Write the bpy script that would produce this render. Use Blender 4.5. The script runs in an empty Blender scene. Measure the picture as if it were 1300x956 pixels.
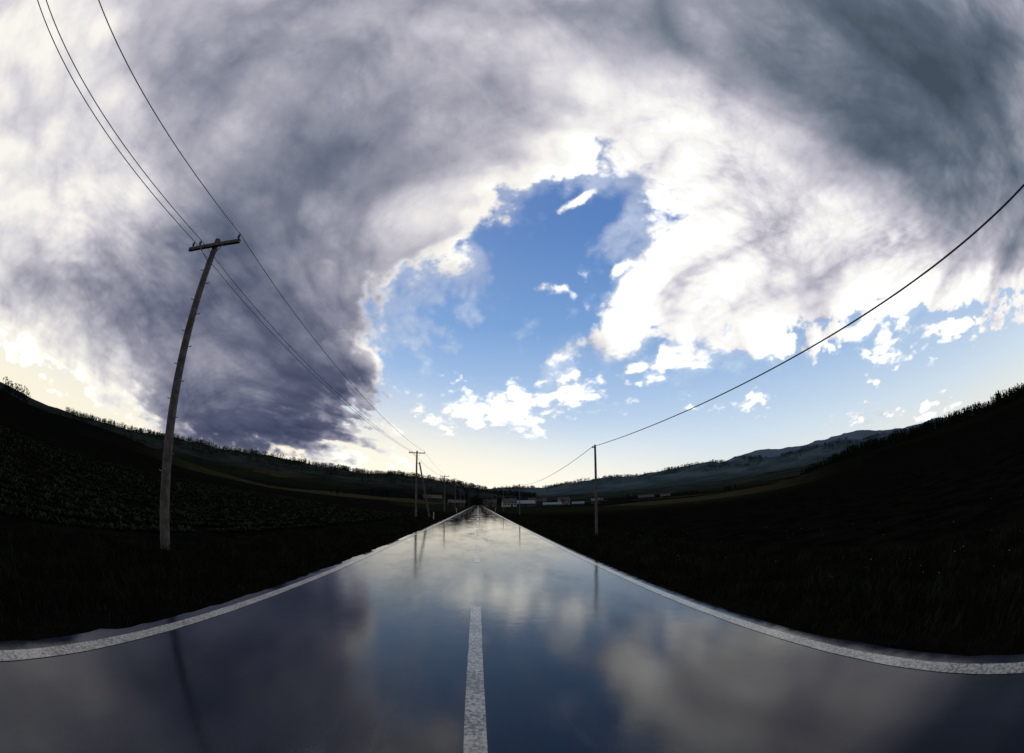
import bpy, math, random
import numpy as np
from mathutils import noise, Vector, Matrix
random.seed(7); rng=np.random.default_rng(7)
sc=bpy.context.scene
sc.view_settings.view_transform='Standard'; sc.view_settings.look='None'; sc.view_settings.exposure=0
def lin(c):
    return tuple(((v/255)/12.92 if v/255<=0.04045 else ((v/255+.055)/1.055)**2.4) for v in c)
# ---------------------------------------------------------------- camera (fisheye)
PITCH=math.radians(18.1); YAW=math.radians(4.7); CAMH=1.7
cam=bpy.data.cameras.new('camera'); co=bpy.data.objects.new('camera',cam); sc.collection.objects.link(co); sc.camera=co
co.location=(0.04,0,CAMH); co.rotation_euler=(math.radians(90)+PITCH,0,-YAW)
cam.type='PANO'; cam.sensor_width=36; cam.sensor_fit='AUTO'; cam.clip_start=.05; cam.clip_end=20000
FL=515/1300*36
for tgt in (cam, getattr(cam,'cycles',None)):
    if tgt is None: continue
    try:
        tgt.panorama_type='FISHEYE_EQUISOLID'; tgt.fisheye_lens=FL; tgt.fisheye_fov=math.radians(300)
    except Exception as e: print('pano',e)
try: cam.cycles.fisheye_fov=math.radians(300)
except: pass
# ---------------------------------------------------------------- node helpers
class NT:
    def __init__(s,nt): s.nt=nt; s.n=nt.nodes; s.l=nt.links
    def new(s,t,**kw):
        n=s.n.new(t)
        for k,v in kw.items(): setattr(n,k,v)
        return n
    def put(s,sock,v):
        if v is None: return
        if isinstance(v,bpy.types.NodeSocket): s.l.new(v,sock)
        else: sock.default_value=v
    def math(s,op,a,b=None,c=None,clamp=False):
        n=s.new('ShaderNodeMath',operation=op,use_clamp=clamp); s.put(n.inputs[0],a); s.put(n.inputs[1],b); s.put(n.inputs[2],c); return n.outputs[0]
    def vm(s,op,a,b=None,sc=None):
        n=s.new('ShaderNodeVectorMath',operation=op); s.put(n.inputs[0],a); s.put(n.inputs[1],b)
        if sc is not None: s.put(n.inputs['Scale'],sc)
        return n.outputs['Value'] if op in('DOT_PRODUCT','LENGTH','DISTANCE') else n.outputs[0]
    def mr(s,v,a,b,c=0,d=1,t='SMOOTHSTEP'):
        n=s.new('ShaderNodeMapRange',interpolation_type=t)
        for i,x in enumerate((v,a,b,c,d)): s.put(n.inputs[i],x)
        return n.outputs[0]
    def noise(s,v,scale,detail=6,rough=.55,dist=0,typ='FBM',lac=2.0):
        n=s.new('ShaderNodeTexNoise'); 
        s.put(n.inputs['Vector'],v); n.inputs['Scale'].default_value=scale; n.inputs['Detail'].default_value=detail
        n.inputs['Roughness'].default_value=rough; n.inputs['Distortion'].default_value=dist; n.inputs['Lacunarity'].default_value=lac
        return n.outputs[0]
    def mix(s,f,a,b,blend='MIX'):
        n=s.new('ShaderNodeMix',data_type='RGBA',blend_type=blend); n.clamp_factor=True
        s.put(n.inputs[0],f)
        for sock,v in((n.inputs[6],a),(n.inputs[7],b)):
            if isinstance(v,tuple): v=tuple(v)[:3]+(1,)
            s.put(sock,v)
        return n.outputs[2]
    def ramp(s,f,stops,interp='LINEAR'):
        n=s.new('ShaderNodeValToRGB'); n.color_ramp.interpolation=interp; e=n.color_ramp.elements
        while len(e)<len(stops): e.new(.5)
        for i,(p,c) in enumerate(stops): e[i].position=p; e[i].color=tuple(c)[:3]+(1,)
        s.put(n.inputs[0],f); return n.outputs[0]
    def comb(s,x,y,z):
        n=s.new('ShaderNodeCombineXYZ'); s.put(n.inputs[0],x); s.put(n.inputs[1],y); s.put(n.inputs[2],z); return n.outputs[0]
    def sep(s,v):
        n=s.new('ShaderNodeSeparateXYZ'); s.put(n.inputs[0],v); return n.outputs
# ---------------------------------------------------------------- sky
SUN_EL=math.radians(48); SUN_AZ=math.radians(-28)   # sun behind the cloud, ahead and left
import time; t0=time.time()
SW,SH=3072,1536; HH=SH//2
uu=(np.arange(SW)+.5)/SW; vv=(np.arange(HH)+.5)/SH
th=-(uu-.5)*2*np.pi; ph=vv*np.pi
TH,PHI=np.meshgrid(th,ph); TH=TH.astype(np.float32); PHI=PHI.astype(np.float32)
Dx=np.cos(TH)*np.cos(PHI); Dy=np.sin(TH)*np.cos(PHI); Dz=np.sin(PHI)
# procedural band-limited noise tile, sampled at successive octaves
def tile(seed,n=1024,f0=32):
    r=np.random.default_rng(seed); a=np.fft.fft2(r.standard_normal((n,n)))
    fx=np.fft.fftfreq(n)*n; rr=np.hypot(fx[:,None],fx[None,:]); a*=np.exp(-((rr-f0)/(f0*.33))**2)
    t=np.real(np.fft.ifft2(a)); t/=t.std(); return t.astype(np.float32)
TL=[tile(i) for i in (11,12,13)]
def samp(t,x,y):
    n=t.shape[0]; x=x%n; y=y%n; x0=x.astype(np.int32); y0=y.astype(np.int32); fx=x-x0; fy=y-y0
    x0%=n; y0%=n; x1=(x0+1)%n; y1=(y0+1)%n
    return (t[y0,x0]*(1-fx)+t[y0,x1]*fx)*(1-fy)+(t[y1,x0]*(1-fx)+t[y1,x1]*fx)*fy
def fbm(x,y,f,octv,gain,kind=0,off=0):
    s=0;a=1;tot=0
    for k in range(octv):
        q=32*f*2**k; ang=.7*k; ca,sa=math.cos(ang),math.sin(ang)
        v=samp(TL[(k+off)%3],(x*ca-y*sa)*q+137.3*(k+off),(x*sa+y*ca)*q+71.9*(k*2+off))
        if kind==1: v=np.abs(v)*1.6-1.28
        s=s+a*v; tot+=a*a; a*=gain
    return s/math.sqrt(tot)
def ss_(x,a,b):
    t=np.clip((x-a)/(b-a),0,1); return t*t*(3-2*t)
# equal-area chart of the sky about a fixed bearing, in which the cloud masses are laid out
cp,sp,cy,sy=math.cos(PITCH),math.sin(PITCH),math.cos(YAW),math.sin(YAW)
R=Dx*cy-Dy*sy; F=Dx*sy*cp+Dy*cy*cp+Dz*sp; U=-Dx*sy*sp-Dy*cy*sp+Dz*cp
S=5.15*np.sqrt(2/np.maximum(1+F,.03)); CU=R*S; CV=U*S
inv=1/(Dz+.40); PX_=Dx*inv; PY_=Dy*inv
wx=fbm(PX_,PY_,.55,2,.45,0,1); wy=fbm(PX_,PY_,.55,2,.45,0,5)
fx_=fbm(PX_,PY_,3.2,4,.55,0,2); fy_=fbm(PX_,PY_,3.2,4,.55,0,7)
def ell(px,py,rx,ry,rot,x,y):
    cx,cy_=(px-650)/100,(478-py)/100; c,s=math.cos(math.radians(rot)),math.sin(math.radians(rot))
    a=((x-cx)*c+(y-cy_)*s)/(rx/100); b=(-(x-cx)*s+(y-cy_)*c)/(ry/100); return np.sqrt(a*a+b*b)
def smin(a,b,k):
    h=np.clip(.5+.5*(b-a)/k,0,1); return b*(1-h)+a*h-k*h*(1-h)
xw=CU+.09*wx+.08*fx_; yw=CV+.09*wy+.08*fy_
holes=[(742,266,92,72,0),(690,345,112,92,35),(612,425,122,94,20),(628,545,130,124,0),(900,580,440,138,2),(1240,510,220,92,14),
       (20,545,190,80,-25),(230,604,190,30,-20),(1175,398,70,8,10),(500,640,400,50,0),(100,640,500,80,-5),(1350,560,300,140,10)]
hs=None
for (px,py,rx,ry,rot) in holes:
    v=(ell(px,py,rx,ry,rot,xw,yw)-1)*min(rx,ry)/100; hs=v if hs is None else smin(hs,v,.2)
xs=CU+.09*fx_; ys_=CV+.055*fy_
small=[(640,519,122,24,6,1),(712,497,54,15,14,1),(705,376,22,9,5,.75),(797,468,30,11,0,.8),(858,458,46,13,4,.9),(950,514,38,10,4,.8),(1090,527,38,11,6,.75),(1115,486,14,8,0,.7),(1177,522,20,12,30,1),
       (1130,450,50,11,4,.9),(770,342,24,12,30,.8),(752,258,28,9,35,.5),(600,484,42,7,-10,.5)]
smd=None
for (px,py,rx,ry,rot,am_) in small:
    v=(1-ell(px,py,rx,ry,rot,xs,ys_))*.42-(1-am_)*.22; smd=v if smd is None else np.maximum(smd,v)
puff=fbm(PX_+.06*wx,PY_+.06*wy,2.6,6,.55,1,3)       # billowy detail
fine=fbm(PX_,PY_,10,5,.6,0,4)
dens=hs+.10*puff+.045*fine
dsm=smd+.09*puff+.09*fine
soft=.12+.14*ss_(wx,-.3,1.3)+.22*ss_(CU,.9,1.8)*ss_(CV,1,3)
A=ss_(dens,-.06,soft-.05)
wisp=.28*ss_(dens+.20*fbm(PX_*1.0,PY_*.6,2.2,5,.6,0,6),-.40,.10)
sm_a=ss_(dsm,-.06,.38)*.92
alpha=1-(1-A)*(1-wisp*ss_(Dz,.18,.4))*(1-sm_a)
# optical thickness (bright = thin): broad layout + deck structure
blobs=[(890,215,220,180,0,.30),(800,140,190,100,0,.16),(850,330,180,160,0,.31),(960,405,300,90,4,.32),(1080,310,190,150,0,.32),(1200,385,280,95,8,.28),
 (575,265,130,100,30,.20),(680,190,170,80,0,.18),(30,60,230,220,0,.24),(150,230,110,90,0,.20),(0,260,110,180,0,.28),(350,140,130,100,0,.13),(560,40,140,100,0,.06),
 (40,480,280,140,-25,.50),(250,600,330,55,-18,.55),(640,515,240,100,0,.6),(1000,500,500,90,4,.40),(520,190,110,130,0,.10),(440,320,170,150,0,.08),
 (1150,120,300,210,0,-.34),(1290,270,150,100,0,-.10),(860,30,330,100,0,-.08),(450,100,190,150,0,-.06),(200,330,240,120,-25,-.13),(290,430,260,130,-35,-.18),
 (430,545,210,75,-10,-.34),(300,520,200,60,-25,-.14),(330,250,200,110,20,-.04)]
xb=CU+.20*wx+.05*fx_; yb=CV+.20*wy+.05*fy_; B=.42
for (px,py,rx,ry,rot,a) in blobs:
    t=np.clip(1-ell(px,py,rx,ry,rot,xb,yb),0,1); B=B+a*(t*t*(3-2*t))*1.25
sx,sy_=math.sin(SUN_AZ),math.cos(SUN_AZ)
xd,yd=PX_+.07*wx,PY_+.07*wy
d0=.7*fbm(xd,yd,1.0,6,.52,0,2)+.6*fbm(xd,yd,1.5,6,.52,1,4)
def soft_deck(x,y): return fbm(x,y,1.5,4,.36,1,4)
e0=soft_deck(xd,yd)-soft_deck(xd+sx*.06,yd+sy_*.06)
def soft_puff(x,y): return fbm(x,y,2.6,5,.42,1,3)
b0=soft_puff(xd,yd)-soft_puff(xd+sx*.03,yd+sy_*.03)
big=fbm(PX_,PY_,.7,2,.5,0,8)
right=ss_(CU,-1.2,1.6)
bright=ss_(B,.45,.8); rim=ss_(dens,.42+.22*right,0)
det=.45+.85*np.maximum(bright*right,rim*.8)
base_v=B+.05*big+(.44-.14*right)*rim
base_v=np.where(base_v>.78,.78+(base_v-.78)*.45,base_v)
val=base_v+.080*d0-.09*e0+det*(.085*puff-.10*b0)+.012*fine*(.5+det)
val=val+.34*sm_a*(1-A)*ss_(dsm,-.1,.3)
stops=[-.2,.05,.2,.36,.52,.68,.84,1.0]
Lc=np.array([lin(c) for c in((62,69,94),(86,91,115),(115,118,138),(147,147,163),(181,180,190),(216,214,216),(247,243,234),(255,252,241))])
Rc=np.array([lin(c) for c in((68,79,94),(90,101,117),(114,123,138),(148,151,165),(186,184,196),(221,218,225),(249,247,244),(255,254,251))])
cr=np.maximum(right,.5*ss_(CV,.4,2.4))
img=np.zeros((SH,SW,4),dtype=np.float32)
for c in range(3):
    l=np.interp(val,stops,Lc[:,c]); r=np.interp(val,stops,Rc[:,c]); v=l*(1-cr)+r*cr
    v=v*(1+1.6*np.clip(val-.90,0,.5))                 # sunlit cloud is brighter than display white
    img[HH:,:,c]=v
img[HH:,:,3]=alpha
im=bpy.data.images.new('cloud_map',SW,SH,alpha=True,float_buffer=True)
try: im.colorspace_settings.name='Non-Color'
except: pass
im.alpha_mode='CHANNEL_PACKED'
im.pixels.foreach_set(img.ravel()); im.update()
try: im.pack()
except Exception as e: print('pack',e)
print('sky time',time.time()-t0)
w=bpy.data.worlds.new('World'); sc.world=w; w.use_nodes=True; w.node_tree.nodes.clear(); N=NT(w.node_tree)
tc=N.new('ShaderNodeTexCoord'); D=N.vm('NORMALIZE',tc.outputs['Generated'])
dx,dy,dz=N.sep(D)[:3]; dzc=N.math('MAXIMUM',dz,0.0)
sky=N.new('ShaderNodeTexSky'); sky.sky_type='NISHITA'; sky.sun_disc=False; sky.sun_elevation=SUN_EL; sky.sun_rotation=SUN_AZ
skn=N.vm('SCALE',sky.outputs[0],sc=.1)
grad=N.ramp(dzc,[(0,lin((250,243,224))),(.05,lin((238,240,236))),(.13,lin((214,230,244))),(.26,lin((172,201,236))),(.42,lin((118,162,217))),(.62,lin((84,130,195))),(1,lin((56,98,166)))])
air=N.mix(.15,grad,skn)
warm=N.math('MULTIPLY',N.mr(N.vm('DOT_PRODUCT',D,(-.78,.62,0)),.35,.85),N.mr(dz,.34,.02)); air=N.mix(warm,air,(.98,.91,.73))
glow=N.math('MULTIPLY',N.mr(N.vm('DOT_PRODUCT',D,(-.15,.98,.1)),.70,1.0),N.mr(dz,.22,.0)); air=N.mix(N.math('MULTIPLY',glow,.85),air,(1.12,1.02,.84))
env=N.new('ShaderNodeTexImage'); env.image=im; env.interpolation='Linear'
eu=N.math('SUBTRACT',.5,N.math('DIVIDE',N.math('ARCTAN2',dy,dx),2*math.pi)); ev=N.math('MULTIPLY_ADD',N.math('ARCSINE',dz),1/math.pi,.5)
N.put(env.inputs[0],N.comb(eu,ev,0.0))
col=N.mix(env.outputs['Alpha'],air,env.outputs['Color'])
col=N.mix(N.mr(dz,.09,.0,0,.75),col,air)
col=N.mix(N.mr(dz,.0,-.03),col,(.02,.022,.025))
bg=N.new('ShaderNodeBackground'); N.put(bg.inputs[0],col); bg.inputs[1].default_value=1.0
wo=N.new('ShaderNodeOutputWorld'); N.l.new(bg.outputs[0],wo.inputs[0])
# ---------------------------------------------------------------- sun
sl=bpy.data.lights.new('sun','SUN'); sl.energy=.5; sl.angle=math.radians(12); sl.color=(1,.95,.87)
so=bpy.data.objects.new('sun',sl); sc.collection.objects.link(so)
sd=Vector((math.sin(SUN_AZ)*math.cos(SUN_EL),math.cos(SUN_AZ)*math.cos(SUN_EL),math.sin(SUN_EL)))
so.rotation_euler=sd.to_track_quat('Z','Y').to_euler(); so.location=(0,0,50)
# ---------------------------------------------------------------- materials
def mat(name,base,rough=.8,spec=.3,bump=None,var=None):
    m=bpy.data.materials.new(name); m.use_nodes=True; T=NT(m.node_tree); b=T.n['Principled BSDF']
    g=T.new('ShaderNodeTexCoord').outputs['Object']
    if var:
        f=T.noise(g,var[0],3,.6); T.put(b.inputs['Base Color'],T.mix(T.mr(f,.35,.65),base,var[1]))
    else: b.inputs['Base Color'].default_value=tuple(base)+(1,)
    b.inputs['Roughness'].default_value=rough; b.inputs['Specular IOR Level'].default_value=spec
    if bump:
        bn=T.new('ShaderNodeBump'); T.put(bn.inputs['Height'],T.noise(g,bump[0],3,.6)); bn.inputs['Distance'].default_value=bump[1]; T.put(b.inputs['Normal'],bn.outputs[0])
    return m
def mesh_obj(name,verts,faces,mats,mi=None,smooth=False,parent=None,loc=(0,0,0)):
    me=bpy.data.meshes.new(name); me.from_pydata([tuple(map(float,v)) for v in verts],[],[tuple(int(i) for i in f) for f in faces])
    for m in (mats if isinstance(mats,list) else [mats]): me.materials.append(m)
    if smooth: me.polygons.foreach_set('use_smooth',np.ones(len(me.polygons),dtype=bool))
    me.update(); o=bpy.data.objects.new(name,me); sc.collection.objects.link(o); o.location=loc
    if parent: o.parent=parent
    return o
def fast_mesh(name,V,Fq,m,k):
    me=bpy.data.meshes.new(name); V=np.asarray(V,dtype=np.float32); Fq=np.asarray(Fq,dtype=np.int32)
    me.vertices.add(len(V)); me.vertices.foreach_set('co',V.ravel()); me.loops.add(Fq.size); me.loops.foreach_set('vertex_index',Fq.ravel())
    me.polygons.add(len(Fq)); me.polygons.foreach_set('loop_start',np.arange(0,Fq.size,k,dtype=np.int32))
    try: me.polygons.foreach_set('loop_total',np.full(len(Fq),k,dtype=np.int32))
    except: pass
    me.materials.append(m); me.update(calc_edges=True); me.validate()
    o=bpy.data.objects.new(name,me); sc.collection.objects.link(o); return o
def empty(name,loc=(0,0,0)):
    o=bpy.data.objects.new(name,None); sc.collection.objects.link(o); o.location=loc; o.empty_display_size=.3; return o
# ---------------------------------------------------------------- terrain
def tab(t): 
    a=np.array(t,dtype=float); return lambda az: float(np.interp(az,a[:,0],a[:,1]))
TA=tab([(-180,1.5),(-100,2.0),(-74,1.9),(-65,1.8),(-58,2.0),(-52,2.0),(-46,1.4),(-40,.6),(-30,-.3),(0,-.5),(30,-.5),(42,-.1),(47,.5),(52,1.3),(56,1.9),(69,2.0),(83,1.8),(110,1.6),(180,1.5)])
TB=tab([(-180,3),(-60,2.6),(-53,3.0),(-45,3.4),(-38,3.5),(-30,3.8),(-25,3.5),(-20,3.2),(-12,3.2),(-5,2.7),(-1,2.1),(3,1.3),(9,.7),(15,.9),(40,1.2),(180,2)])
TC=tab([(-180,2),(-60,2.2),(-20,2.4),(0,2.1),(3.6,2.2),(9,2.2),(14.7,3.0),(21,3.4),(27,3.5),(33,3.8),(40,3.7),(47,3.7),(52,3.4),(56,3.1),(69,2.4),(180,2)])
TD=tab([(-180,1),(-40,1.5),(0,2.0),(14,2.4),(25,2.7),(32,3.4),(38,4.1),(43,4.2),(48,4.7),(53,4.6),(58,4.1),(66,3),(80,2),(180,1)])
def sstep(a,b,x):
    t=min(1,max(0,(x-a)/(b-a))); return t*t*(3-2*t)
def hgt(x,y):
    r=math.hypot(x,y); az=math.degrees(math.atan2(x,y)); ax=abs(x)
    base=-.05-.28*sstep(3.5,6.5,ax)
    cor=sstep(9,26,ax) if y<430 else 1
    if x<0: base+=.035*min(30,max(0,-x-16))*cor
    base+=cor*.12*noise.noise(Vector((x*.08,y*.08,0)))
    def ring(tb,rc,win,wout,am):
        e=tb(az)
        z=(math.tan(math.radians(e))*rc+1.7)
        z*=1+am*noise.fractal(Vector((x/rc*7,y/rc*7,rc)),.9,2.1,5)
        wd=win if r<rc else wout
        return z*math.exp(-((r-rc)/wd)**2)
    a=ring(TA,250,100,140,.10) if r<800 else 0; b=ring(TB,900,330,500,.16) if r<2600 else 0; c=ring(TC,1900,520,500,.20) if r>300 else 0; d=ring(TD,3100,500,900,.18) if r>1500 else 0
    h=max(a,0)*cor+max(b,0)+max(c,0)*1.0; h=max(h,d)
    far=sstep(350,700,r)*2
    return base+(h+far)*(1 if r>420 else cor)
nA=720; rings=[0]; r=1.2
while r<4600: rings.append(r); r*=1.045 if r>3 else 1.2
V=[(0,0,hgt(0,0))]
for rr in rings[1:]:
    for i in range(nA):
        a=2*math.pi*i/nA; x=rr*math.sin(a); y=rr*math.cos(a); V.append((x,y,hgt(x,y)))
Fc=[(0,1+(i+1)%nA,1+i) for i in range(nA)]
for k in range(1,len(rings)-1):
    o=1+(k-1)*nA; q=o+nA
    for i in range(nA):
        j=(i+1)%nA; Fc.append((o+i,o+j,q+j,q+i))
gm=bpy.data.materials.new('field_soil_far_haze'); gm.use_nodes=True; T=NT(gm.node_tree); b=T.n['Principled BSDF']
pos=T.new('ShaderNodeNewGeometry').outputs['Position']; flat=T.vm('MULTIPLY',pos,(1,1,0)); rad=T.vm('LENGTH',flat)
fn=T.noise(pos,.9,5,.7); soil=T.mix(T.mr(fn,.35,.65),(.0018,.0018,.0018),(.0055,.005,.0042))
vo=T.new('ShaderNodeTexVoronoi'); T.put(vo.inputs['Vector'],T.vm('ADD',T.vm('MULTIPLY',flat,(1,.55,0)),T.vm('SCALE',T.comb(T.noise(pos,.02,2,.5),0.0,0.0),sc=40.))); vo.inputs['Scale'].default_value=.014
vs=T.sep(vo.outputs['Color'])
patch=T.ramp(vs[0],[(0,(.004,.0045,.0035)),(.3,(.010,.012,.006)),(.5,(.026,.026,.013)),(.7,(.006,.009,.006)),(.85,(.034,.031,.017)),(1,(.009,.009,.008))],'CONSTANT')
patch=T.mix(T.mr(T.noise(pos,.15,4,.7),.3,.7,0,.7),patch,(.004,.005,.004))
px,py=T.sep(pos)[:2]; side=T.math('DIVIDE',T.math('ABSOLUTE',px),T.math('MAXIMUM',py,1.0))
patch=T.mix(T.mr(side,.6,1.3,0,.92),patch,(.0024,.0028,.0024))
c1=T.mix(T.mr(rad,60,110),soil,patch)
wood=T.mix(T.mr(T.noise(pos,.02,5,.75),.35,.65),(.006,.009,.009),(.018,.024,.021))
c2=T.mix(T.mr(rad,480,640),c1,wood)
haze_far=T.mix(T.mr(T.noise(pos,.008,5,.7),.35,.65),(.018,.032,.042),(.042,.062,.072))  # bluish aerial haze put into the far hills' base colour
c3=T.mix(T.mr(rad,1000,1500),c2,haze_far)
c4=T.mix(T.mr(rad,2250,2650),c3,T.mix(T.noise(pos,.004,4,.6),(.045,.070,.105),(.072,.10,.14)))  # farthest ridge: paler blue, distance haze painted by radius
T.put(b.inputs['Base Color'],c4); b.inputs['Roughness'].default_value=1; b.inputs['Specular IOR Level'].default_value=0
bn=T.new('ShaderNodeBump'); T.put(bn.inputs['Height'],T.noise(pos,3.5,4,.7)); bn.inputs['Distance'].default_value=.25; bn.inputs['Strength'].default_value=.8; T.put(b.inputs['Normal'],bn.outputs[0])
ground=mesh_obj('ground',V,Fc,gm,smooth=True)
# ---------------------------------------------------------------- road
am=bpy.data.materials.new('wet_asphalt'); am.use_nodes=True; T=NT(am.node_tree); b=T.n['Principled BSDF']
pos=T.new('ShaderNodeNewGeometry').outputs['Position']; xx,yy,_=T.sep(pos)[:3]; axx=T.math('ABSOLUTE',xx)
st=T.vm('MULTIPLY',pos,(1,.3,1))
pud=T.noise(st,1.1,4,.55)                       # wet film thickness, long along the road
grain=T.noise(pos,70,3,.7)
tone=T.mix(T.mr(T.math('MULTIPLY_ADD',grain,.5,T.math('MULTIPLY',pud,.6)),.4,.7),(.004,.006,.012),(.016,.020,.031))
T.put(b.inputs['Base Color'],tone); b.inputs['Roughness'].default_value=.8; b.inputs['Specular IOR Level'].default_value=0
b.inputs['Coat IOR'].default_value=1.5
left_pool=T.math('MULTIPLY',T.mr(xx,-2.9,-3.2),T.mr(T.noise(T.vm('MULTIPLY',pos,(0,1,0)),.35,2,.5),.42,.52))
edge=T.math('SUBTRACT',T.math('ADD',axx,T.math('MULTIPLY',T.noise(pos,4,3,.6),.2)),T.math('MULTIPLY',left_pool,.2))
film=T.mr(T.noise(T.vm('MULTIPLY',pos,(1.2,.4,1)),.8,5,.6),.42,.66,1.0,.84)
film=T.math('MULTIPLY',film,T.mr(grain,.3,.7,1.0,.86))
T.put(b.inputs['Coat Weight'],T.math('MULTIPLY',T.mr(edge,3.22,3.42,1.0,.0),film))
rut=T.math('ABSOLUTE',T.math('SUBTRACT',axx,1.5))
rough=T.math('ADD',T.mr(pud,.38,.66,.015,.085),T.mr(rut,.3,1.1,0,.025))
patchy=T.mr(T.noise(T.vm('MULTIPLY',pos,(1.6,.30,1)),1.0,6,.7),.54,.64)     # dull drying patches near the crown
crown=T.mr(axx,1.3,.3)
rough=T.math('ADD',rough,T.math('MULTIPLY',T.math('MULTIPLY',patchy,crown),.18))
T.put(b.inputs['Coat Roughness'],rough)
hn=T.math('ADD',T.math('MULTIPLY',T.noise(pos,90,2,.6),.0006),T.math('MULTIPLY',T.noise(pos,3,3,.5),.0024))
bn=T.new('ShaderNodeBump'); T.put(bn.inputs['Height'],hn); bn.inputs['Distance'].default_value=1.0; bn.inputs['Strength'].default_value=.6
T.put(b.inputs['Coat Normal'],bn.outputs[0])
ys=[-40+i*.2 for i in range(700)]+[100+i*4 for i in range(90)]
v=[];f=[]
for yv in ys:
    l=-3.34+.08*noise.noise(Vector((1,yv*.8,0)))+.06*noise.noise(Vector((1,yv*3,0))); rr_=3.32+.07*noise.noise(Vector((9,yv*.8,0)))+.06*noise.noise(Vector((9,yv*3,0)))
    v+=[(l-.08,yv,-.07),(l,yv,0),(rr_,yv,0),(rr_+.08,yv,-.07)]
for i in range(len(ys)-1):
    for k in range(3): f.append((4*i+k,4*i+k+1,4*i+k+5,4*i+k+4))
road=mesh_obj('road',v,f,am)
pm=bpy.data.materials.new('worn_road_paint'); pm.use_nodes=True; T=NT(pm.node_tree); b=T.n['Principled BSDF']
pos=T.new('ShaderNodeNewGeometry').outputs['Position']
wear=T.mr(T.math('ADD',T.noise(pos,26,5,.75),T.math('MULTIPLY',T.math('SUBTRACT',T.noise(pos,1.6,3,.6),.5),.35)),.38,.60)
T.put(b.inputs['Base Color'],T.mix(wear,(.03,.03,.03),T.mix(T.noise(pos,2.5,3,.6),(.18,.19,.18),(.36,.36,.33))))
b.inputs['Roughness'].default_value=.5; b.inputs['Coat Weight'].default_value=.8; b.inputs['Coat Roughness'].default_value=.2; b.inputs['Coat IOR'].default_value=1.33
v=[];f=[]
def addstrip(x0,x1,y0,y1,z=.004,step=.25):
    n=max(1,int((y1-y0)/step)); o=len(v)
    for i in range(n+1):
        yv=y0+(y1-y0)*i/n; j=.010*noise.noise(Vector((x0*9,yv*4,0)))
        v.append((x0+j,yv,z)); v.append((x1-j*.7,yv,z))
    for i in range(n): f.append((o+2*i,o+2*i+1,o+2*i+3,o+2*i+2))
addstrip(-3.19,-3.04,-40,120); addstrip(-3.19,-3.04,120,400,step=5)
addstrip(3.02,3.17,-40,120); addstrip(3.02,3.17,120,400,step=5)
yk=-28.6
while yk<300:
    addstrip(-.075,.075,yk,yk+5); yk+=10
mesh_obj('road_markings',v,f,pm)
# ---------------------------------------------------------------- vegetation
def leafmat(name,c1,c2,rough=1,spec=0):
    m=bpy.data.materials.new(name); m.use_nodes=True; T=NT(m.node_tree); b=T.n['Principled BSDF']
    pos=T.new('ShaderNodeNewGeometry').outputs['Position']
    T.put(b.inputs['Base Color'],T.mix(T.mr(T.noise(pos,1.7,3,.7),.35,.65),c1,c2)); b.inputs['Roughness'].default_value=rough; b.inputs['Specular IOR Level'].default_value=spec
    return m
def blades(name,n,xr,yr,hr,m,bias=1.6,wid=.006):
    u=rng.random(n); y=yr[0]+(yr[1]-yr[0])*u**bias; x=xr[0]+(xr[1]-xr[0])*rng.random(n)
    z=np.array([hgt(a,b_) for a,b_ in zip(x,y)])
    cl=np.array([noise.noise(Vector((a*1.1,b_*1.1,3))) for a,b_ in zip(x,y)])
    edge=np.clip((np.abs(x)-3.1)/1.1,.25,1)
    h=(hr[0]+(hr[1]-hr[0])*rng.random(n))*(1+.7*cl)*edge; dist=np.maximum(1,np.hypot(x,y)/9)
    wd=wid*(.7+.6*rng.random(n))*dist; a=rng.random(n)*2*np.pi; ln=h*(.2+.7*rng.random(n)); la=rng.random(n)*2*np.pi
    V=np.zeros((n,5,3)); cx,sx_=np.cos(a)*wd,np.sin(a)*wd
    B0=np.stack([x,y,z-.02],1)
    mid=B0+np.stack([np.cos(la)*ln*.3,np.sin(la)*ln*.3,h*.62],1); tip=B0+np.stack([np.cos(la)*ln,np.sin(la)*ln,h],1); off=np.stack([cx,sx_,0*cx],1)
    V[:,0]=B0-off;V[:,1]=B0+off;V[:,2]=mid+off*.8;V[:,3]=mid-off*.8;V[:,4]=tip
    i=np.arange(n)[:,None]*5; T1=np.concatenate([i+np.array([[0,1,2]]),i+np.array([[0,2,3]]),i+np.array([[3,2,4]])])
    return fast_mesh(name,V.reshape(-1,3),T1,m,3)
grm=leafmat('wet_grass',(.003,.005,.0025),(.014,.017,.009),.8,.02)
blades('grass_verge',85000,(-8.0,-3.24),(-4,70),(.06,.28),grm)
blades('grass_verge',85000,(3.23,8.4),(-5,70),(.06,.28),grm)
fm=mat('pale_flower_head',(.12,.12,.10),.8)
n=110; V=[];Fq=[]
for i in range(n):
    y=-2+26*random.random()**1.3; x=5+6*random.random(); z=hgt(x,y); h=.15+.25*random.random(); s_=.008+.010*random.random()
    lx,ly=random.uniform(-.1,.1),random.uniform(-.1,.1); o=len(V)
    for dx_,dy_,dz_ in((1,0,0),(-1,0,0),(0,1,0),(0,-1,0),(0,0,1),(0,0,-1)): V.append((x+lx+dx_*s_,y+ly+dy_*s_,z+h+dz_*s_*.7))
    for t in((0,2,4),(2,1,4),(1,3,4),(3,0,4),(2,0,5),(1,2,5),(3,1,5),(0,3,5)): Fq.append([o+q for q in t])
fast_mesh('wild_flowers',V,Fq,fm,3)
cm=leafmat('crop_leaf',(.004,.007,.0035),(.017,.023,.012),1,0)
V=[];Fq=[]
xr=-9.6
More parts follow.
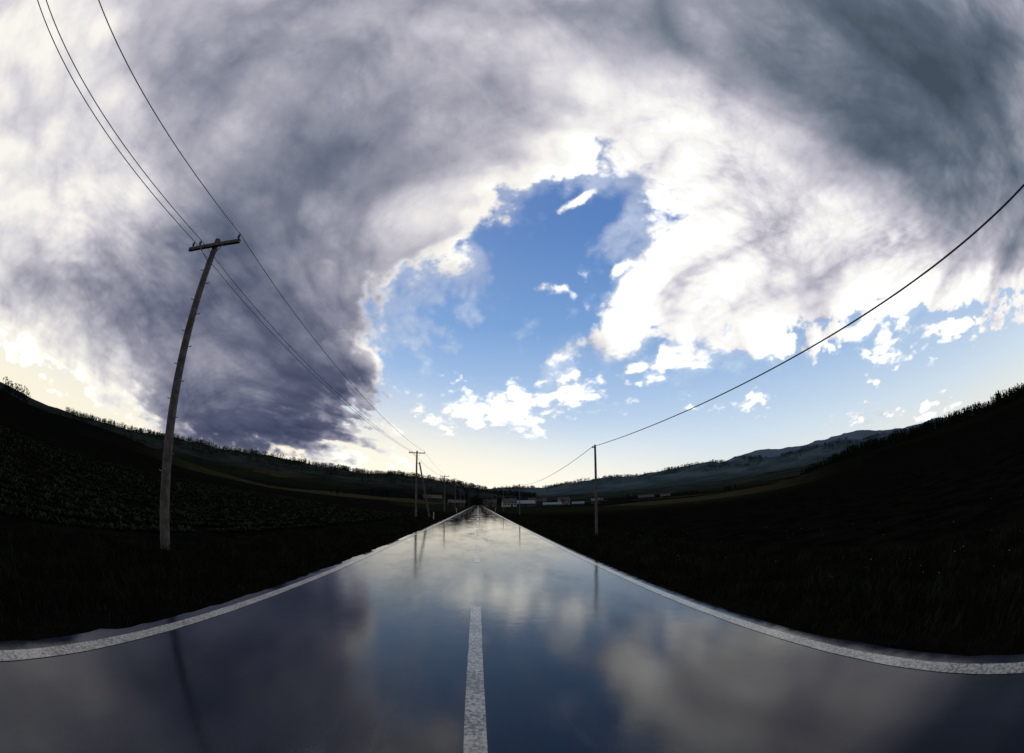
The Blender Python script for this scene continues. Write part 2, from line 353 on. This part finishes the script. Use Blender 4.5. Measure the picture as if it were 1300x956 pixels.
while xr>-36:
    y=-6.0
    while y<62:
        d_=math.hypot(xr,y); step=.22 if d_<25 else .5
        y+=step*random.uniform(.8,1.2); x=xr+random.uniform(-.05,.05)
        if noise.noise(Vector((x*.3,y*.3,8)))<-.42: continue
        z=hgt(x,y); k=9 if d_<25 else 6; R_=.19*random.uniform(.6,1.35)*(1 if d_<25 else 1.3)
        for q in range(k):
            a_=random.random()*6.28; up=random.uniform(.15,1.1); L_=R_; ca,sa=math.cos(a_),math.sin(a_); w_=L_*.25
            p0=(x,y,z+.02); p1=(x+ca*L_*.55-sa*w_,y+sa*L_*.55+ca*w_,z+L_*up*.8+.03); p2=(x+ca*L_,y+sa*L_,z+L_*up*.7); p3=(x+ca*L_*.55+sa*w_,y+sa*L_*.55-ca*w_,z+L_*up*.8+.03)
            o=len(V); V+=[p0,p1,p2,p3]; Fq.append((o,o+1,o+2,o+3))
    xr-=1.15
fast_mesh('crop_rows',V,Fq,cm,4)
def tree_mass(name,items,m):
    V=[];Fq=[]
    for (x,y,z,h,kind) in items:
        k=46 if kind=='c' else 60; rw=h*(.2 if kind=='c' else .36)*random.uniform(.8,1.2)
        o=len(V); t=h*.022
        V+=[(x-t,y,z-.5),(x+t,y,z-.5),(x,y,z+h*.85)]; Fq.append((o,o+1,o+2)); o=len(V); V+=[(x,y-t,z-.5),(x,y+t,z-.5),(x,y,z+h*.85)]; Fq.append((o,o+1,o+2))
        ph=random.random()*6; 
        for q in range(k):
            if kind=='c': 
                tt=random.random()**.8; rr_=rw*(1-tt)*math.sqrt(random.random())+.02*h*random.random(); zz=z+h*(.12+.88*tt)
            else:
                th=random.random()*2-1; rr_=rw*math.sqrt(max(0,1-th*th))*(.55+.5*random.random()); zz=z+h*(.55+.42*th)
            a_=random.random()*6.28; rr_*=1+.25*math.sin(a_*2+ph)
            c=Vector((x+rr_*math.cos(a_),y+rr_*math.sin(a_),zz)); s_=h*random.uniform(.06,.12)*(1 if kind=='c' else 1.1)
            o=len(V)
            for e in range(3):
                dv=Vector((random.gauss(0,1),random.gauss(0,1),random.gauss(0,.8))).normalized()*s_; V.append(tuple(c+dv))
            Fq.append((o,o+1,o+2))
    return fast_mesh(name,V,Fq,m,3)
tm=leafmat('dark_foliage',(.003,.005,.004),(.009,.013,.008))
def P2(az,r): a_=math.radians(az); return r*math.sin(a_),r*math.cos(a_)
it=[]
for i in range(2600):
    az=random.uniform(46,112); r=random.uniform(195,290)+ (60*max(0,(54-az)/8)); x,y=P2(az,r); it.append((x,y,hgt(x,y),random.uniform(2.2,5.2)*(1+.35*noise.noise(Vector((az*.4,0,0)))),'c' if random.random()<.7 else 'b'))
for i in range(18):
    x,y=P2(random.uniform(-73.0,-68.8),random.uniform(235,255)); it.append((x,y,hgt(x,y),random.uniform(3.5,8),'b'))
for i in range(200):
    az=random.uniform(-110,-45)
    if noise.noise(Vector((az*.25,2,0)))<.05: continue
    x,y=P2(az,random.uniform(235,265)); it.append((x,y,hgt(x,y),random.uniform(.8,2.2),'b'))
tree_mass('forest',it,tm)
tm2=leafmat('woodland_foliage',(.008,.012,.011),(.018,.024,.019))
it=[]
for i in range(3600):
    az=random.uniform(-62,8); r=random.gauss(860,110); 
    if noise.noise(Vector((az*.25,r*.01,0)))<-.15: continue
    x,y=P2(az,r); it.append((x,y,hgt(x,y)-1,random.uniform(5,11),'c' if random.random()<.3 else 'b'))
tree_mass('distant_trees',it,tm2)
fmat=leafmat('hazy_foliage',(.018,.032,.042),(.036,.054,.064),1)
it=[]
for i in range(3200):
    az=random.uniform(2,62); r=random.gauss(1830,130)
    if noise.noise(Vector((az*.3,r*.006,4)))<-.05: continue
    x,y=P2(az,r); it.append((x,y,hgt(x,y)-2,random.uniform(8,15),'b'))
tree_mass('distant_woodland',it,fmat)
it=[]
for (az,r,h,nn) in ((-1.2,245,7,5),(.6,250,8,6),(-4.5,240,5,4),(5.2,300,7,4),(8.5,320,6,4),(11,300,5,4),(-8,300,5,8),(-14,340,5,10),(16,320,5,6),(22,360,6,8),(30,380,5,8),(2.8,420,9,8),(36,330,5,8),(-20,280,4,8)):
    for q in range(nn):
        x,y=P2(az+random.uniform(-1.4,1.4),r+random.uniform(-12,12)); it.append((x,y,hgt(x,y),h*random.uniform(.6,1.2),'b' if random.random()<.7 else 'c'))
tree_mass('farm_trees',it,tm)
# ---------------------------------------------------------------- poles
wood=mat('weathered_wood',(.05,.044,.038),.8,.3,(14,.01),(6,(.10,.09,.08)))
metal=mat('dull_steel',(.12,.12,.125),.45,.5); cer=mat('ceramic_insulator',(.05,.035,.03),.25,.6)
def tube(name,pts,rads,m,parent=None,seg=14,cap=True):
    v=[];f=[]
    for i,(p_,r_) in enumerate(zip(pts,rads)):
        a0=Vector(pts[max(0,i-1)]); a1=Vector(pts[min(len(pts)-1,i+1)]); d_=(a1-a0).normalized()
        up=Vector((0,0,1)) if abs(d_.z)<.9 else Vector((0,1,0)); s1=d_.cross(up).normalized(); s2=d_.cross(s1)
        for k in range(seg):
            a_=2*math.pi*k/seg; q=Vector(p_)+s1*math.cos(a_)*r_+s2*math.sin(a_)*r_; v.append(tuple(q))
    for i in range(len(pts)-1):
        for k in range(seg):
            k2=(k+1)%seg; f.append((i*seg+k,i*seg+k2,(i+1)*seg+k2,(i+1)*seg+k))
    if cap: f.append(tuple(range(seg))); f.append(tuple((len(pts)-1)*seg+k for k in reversed(range(seg))))
    return mesh_obj(name,v,f,m,smooth=False,parent=parent)
def box(name,c,sz,m,parent=None,bev=0):
    x,y,z=c; a,b1,c1=[q/2 for q in sz]
    v=[(x+i*a,y+j*b1,z+k*c1) for i in(-1,1) for j in(-1,1) for k in(-1,1)]
    f=[(0,1,3,2),(4,6,7,5),(0,4,5,1),(2,3,7,6),(0,2,6,4),(1,5,7,3)]
    o=mesh_obj(name,v,f,m,parent=parent)
    if bev: md=o.modifiers.new('bev','BEVEL'); md.width=bev; md.segments=2
    return o
INS=(-.92,-.62,.92)
def power_pole(loc,h,lean=(0,0),mid=False):
    e=empty('utility_pole',loc); lx,ly=lean
    n=16; pts=[(lx*t+.02*math.sin(t*5),ly*t,-.4+(h+.4)*t) for t in [i/n for i in range(n+1)]]
    tube('shaft',pts,[.145-.055*i/n for i in range(n+1)],wood,e)
    za=h-.28
    box('crossarm',(lx,ly-.14,za),(2.05,.09,.11),wood,e,.008)
    for sg in(-1,1): tube('brace',[(lx+sg*.02,ly-.11,za-.5),(lx+sg*.5,ly-.2,za-.02)],[.014,.014],metal,e,6)
    for i,dx_ in enumerate(INS):
        pr=[(0,.012),(.06,.012),(.065,.04),(.09,.045),(.10,.03),(.12,.045),(.15,.04),(.165,.022),(.19,.02)]
        tube('insulator_%d'%i,[(lx+dx_,ly-.14,za+.055+q[0]) for q in pr],[q[1] for q in pr],cer,e,10)
    z=1.9
    k=0
    while z<h-.8:
        t=z/h; sg=1 if k%2 else -1
        tube('step_peg_%d'%k,[(lx*t+sg*.10,ly*t,z),(lx*t+sg*.26,ly*t,z+.01),(lx*t+sg*.265,ly*t,z+.045)],[.011,.011,.009],metal,e,6); z+=.45; k+=1
    return e
PX=-7.5; py_=[-34.5,7.5,49.2,91,133,175,217]; PH=8.3
zs=[hgt(PX,y) for y in py_]
for y,z in zip(py_,zs): power_pole((PX,y,z),PH,lean=(-.10 if y==7.5 else random.uniform(-.1,.1),0))
bp=empty('bracing_pole',(-5.9,50.5,hgt(-5.9,50.5))); tube('shaft',[(0,0,-.3),(-1.35,-1.0,6.9)],[.13,.09],wood,bp); tube('bolt',[(-1.3,-1.0,6.7),(-1.6,-1.2,6.7)],[.03,.03],metal,bp,6)
lm=mat('cable',(.012,.012,.013),.5,.3)
def wires(name,spans,rad):
    v=[];f=[];seg=6
    for (A,B_,sag) in spans:
        A=Vector(A);B_=Vector(B_); n=48; o=len(v); d_=(B_-A).normalized(); s1=d_.cross(Vector((0,0,1))).normalized(); s2=d_.cross(s1)
        for i in range(n+1):
            t=i/n; c=A.lerp(B_,t); c.z-=sag*4*t*(1-t)
            for k in range(seg):
                a_=2*math.pi*k/seg; v.append(tuple(c+s1*math.cos(a_)*rad+s2*math.sin(a_)*rad))
        for i in range(n):
            for k in range(seg): k2=(k+1)%seg; f.append((o+i*seg+k,o+i*seg+k2,o+(i+1)*seg+k2,o+(i+1)*seg+k))
    return mesh_obj(name,v,f,lm,smooth=True)
sp_=[]
for i in range(len(py_)-1):
    for dx_ in INS:
        za=PH-.28+.25
        sp_.append(((PX+dx_-.08,py_[i]-.14,zs[i]+za),(PX+dx_-.08,py_[i+1]-.14,zs[i+1]+za),.55+.06*dx_))
wires('power_line',sp_,.011)
RX=6.8; ry=[-21,22.9,67,111,155,199]
rz=[hgt(RX,y) for y in ry]; RH=5.4
for y,z in zip(ry,rz):
    e=empty('telephone_pole',(RX,y,z)); tube('shaft',[(0,0,-.4),(.01,0,RH*.5),(.03,0,RH)],[.085,.075,.06],wood,e)
    tube('cap',[(.03,0,RH),(.03,0,RH+.05)],[.068,.03],metal,e); box('bracket',(-.06,-.0,RH-.12),(.14,.05,.05),metal,e,.005); tube('clamp',[(-.13,0,RH-.15),(-.13,0,RH-.02)],[.022,.022],cer,e,8)
wires('telephone_line',[((RX-.13,ry[i],rz[i]+RH-.08),(RX-.13,ry[i+1],rz[i+1]+RH-.08),.72) for i in range(len(ry)-1)],.016)
wp=mat('white_plastic',(.4,.4,.4),.5); rp=mat('reflector',(.5,.12,.03),.3)
for (x,y) in((-4.1,38),(-4.1,78),(4.1,98)):
    e=empty('delineator_post',(x,y,hgt(x,y))); tube('post',[(0,0,-.1),(0,0,.8),(0,0,.86)],[.04,.038,.02],wp,e,10); tube('reflector',[(0,-.045,.66),(0,-.05,.66)],[.035,.035],rp,e,12)
# ---------------------------------------------------------------- farm buildings
def building(name,az,r,w_,d_,h,rh,wallc,roofc,rot=0,nwin=4,fc=.06):
    x,y=P2(az,r); z=hgt(x,y)-.3; e=empty(name,(x,y,z)); e.rotation_euler=(0,0,math.radians(rot))
    wm=mat(name+'_wall',wallc,.9,.05,None,(1.2,tuple(c*.75 for c in wallc))); rm=mat(name+'_roof',roofc,.8,.1,None,(.8,tuple(c*.8 for c in roofc)))
    a,b1=w_/2,d_/2
    v=[(-a,-b1,0),(a,-b1,0),(a,b1,0),(-a,b1,0),(-a,-b1,h),(a,-b1,h),(a,b1,h),(-a,b1,h),(-a,0,h+rh),(a,0,h+rh)]
    mesh_obj('walls',v,[(0,1,5,4),(1,2,6,9,5),(2,3,7,6),(3,0,4,8,7)],wm,parent=e)
    ov=.5; sl_=rh/b1; zt=.15
    rv=[]
    for xx_ in(-a-ov,a+ov): rv+=[(xx_,-b1-ov,h-ov*sl_+.03),(xx_,0,h+rh+.03),(xx_,b1+ov,h-ov*sl_+.03),(xx_,-b1-ov,h-ov*sl_+.03+zt),(xx_,0,h+rh+.03+zt),(xx_,b1+ov,h-ov*sl_+.03+zt)]
    mesh_obj('roof',rv,[(3,9,10,4),(4,10,11,5),(0,1,7,6),(1,2,8,7),(0,6,9,3),(2,5,11,8),(0,3,4,1),(1,4,5,2)],rm,parent=e)
    gl=mat('window_glass',(.02,.022,.025),.4,.3); fr=mat('window_frame',(fc,fc,fc),.9,.0)
    for i in range(nwin):
        cx=-a+w_*(i+.5)/nwin
        if i==nwin//2: box('door',(cx,-b1-.03,min(h*.4,1.1)),(min(2.4,w_/nwin*.6),.08,min(h*.8,2.2)),mat('door',(.03,.028,.025),.9,0),e)
        else:
            box('window_frame_%d'%i,(cx,-b1-.02,h*.58),(1.1,.07,1.0),fr,e); box('window_%d'%i,(cx,-b1-.06,h*.58),(.9,.04,.8),gl,e)
    return e
building('barn',6.5,265,12,8,2.4,1.8,(.06,.06,.056),(.12,.165,.22),0,5)
building('farmhouse',4.3,255,8,7,3.2,2.2,(.34,.33,.31),(.04,.04,.045),8,4)
building('greenhouse',10.3,280,12,5,1.5,1.2,(.05,.055,.06),(.12,.16,.21),-5,6)
building('greenhouse',13.9,290,8,5,1.5,1.2,(.045,.05,.055),(.10,.13,.17),-10,5)
building('barn',23.5,345,13,8,2.6,2.0,(.02,.02,.018),(.03,.03,.036),-20,4,.02)
building('barn',26.2,355,8,7,2.4,1.8,(.025,.025,.022),(.035,.035,.04),-20,3,.02)
building('shed',-3.0,235,9,6,2.6,1.5,(.05,.045,.04),(.05,.05,.055),5,3)
building('barn',8.2,330,14,9,3.6,2.8,(.05,.05,.045),(.04,.032,.03),0,4)
building('farmhouse',1.6,300,9,7,3.2,2.4,(.12,.12,.11),(.035,.035,.04),0,4)
building('farmhouse',11.9,350,9,7,4.2,2.6,(.20,.20,.19),(.04,.04,.05),12,4)
building('shed',16.6,330,9,6,2.8,1.8,(.06,.055,.05),(.07,.08,.10),-12,3)
building('barn',-6.4,300,13,8,3.0,2.2,(.04,.036,.032),(.05,.045,.04),10,4)
sm=mat('silo_concrete',(.02,.02,.024),.9,.05,None,(.6,(.012,.013,.016))); dm=mat('silo_dome',(.03,.03,.036),.7,.1)
for (az,r,h) in((-2.9,250,12.5),(-1.6,252,11.8)):
    x,y=P2(az,r); e=empty('grain_silo',(x,y,hgt(x,y)-.2)); tube('tower',[(0,0,0),(0,0,h)],[2.0,2.0],sm,e,28)
    tube('dome',[(0,0,h+.01+1.5*math.sin(t)) for t in(0,.3,.6,.9,1.2,1.5)],[2.08*math.cos(t) for t in(0,.3,.6,.9,1.2,1.5)],dm,e,28)
    for k in range(6): tube('band_%d'%k,[(0,0,1.5+k*1.8),(0,0,1.6+k*1.8)],[2.04,2.04],dm,e,28)
    box('ladder_chute',(1.2,-1.85,h/2),(.7,.5,h),dm,e)
print('done')
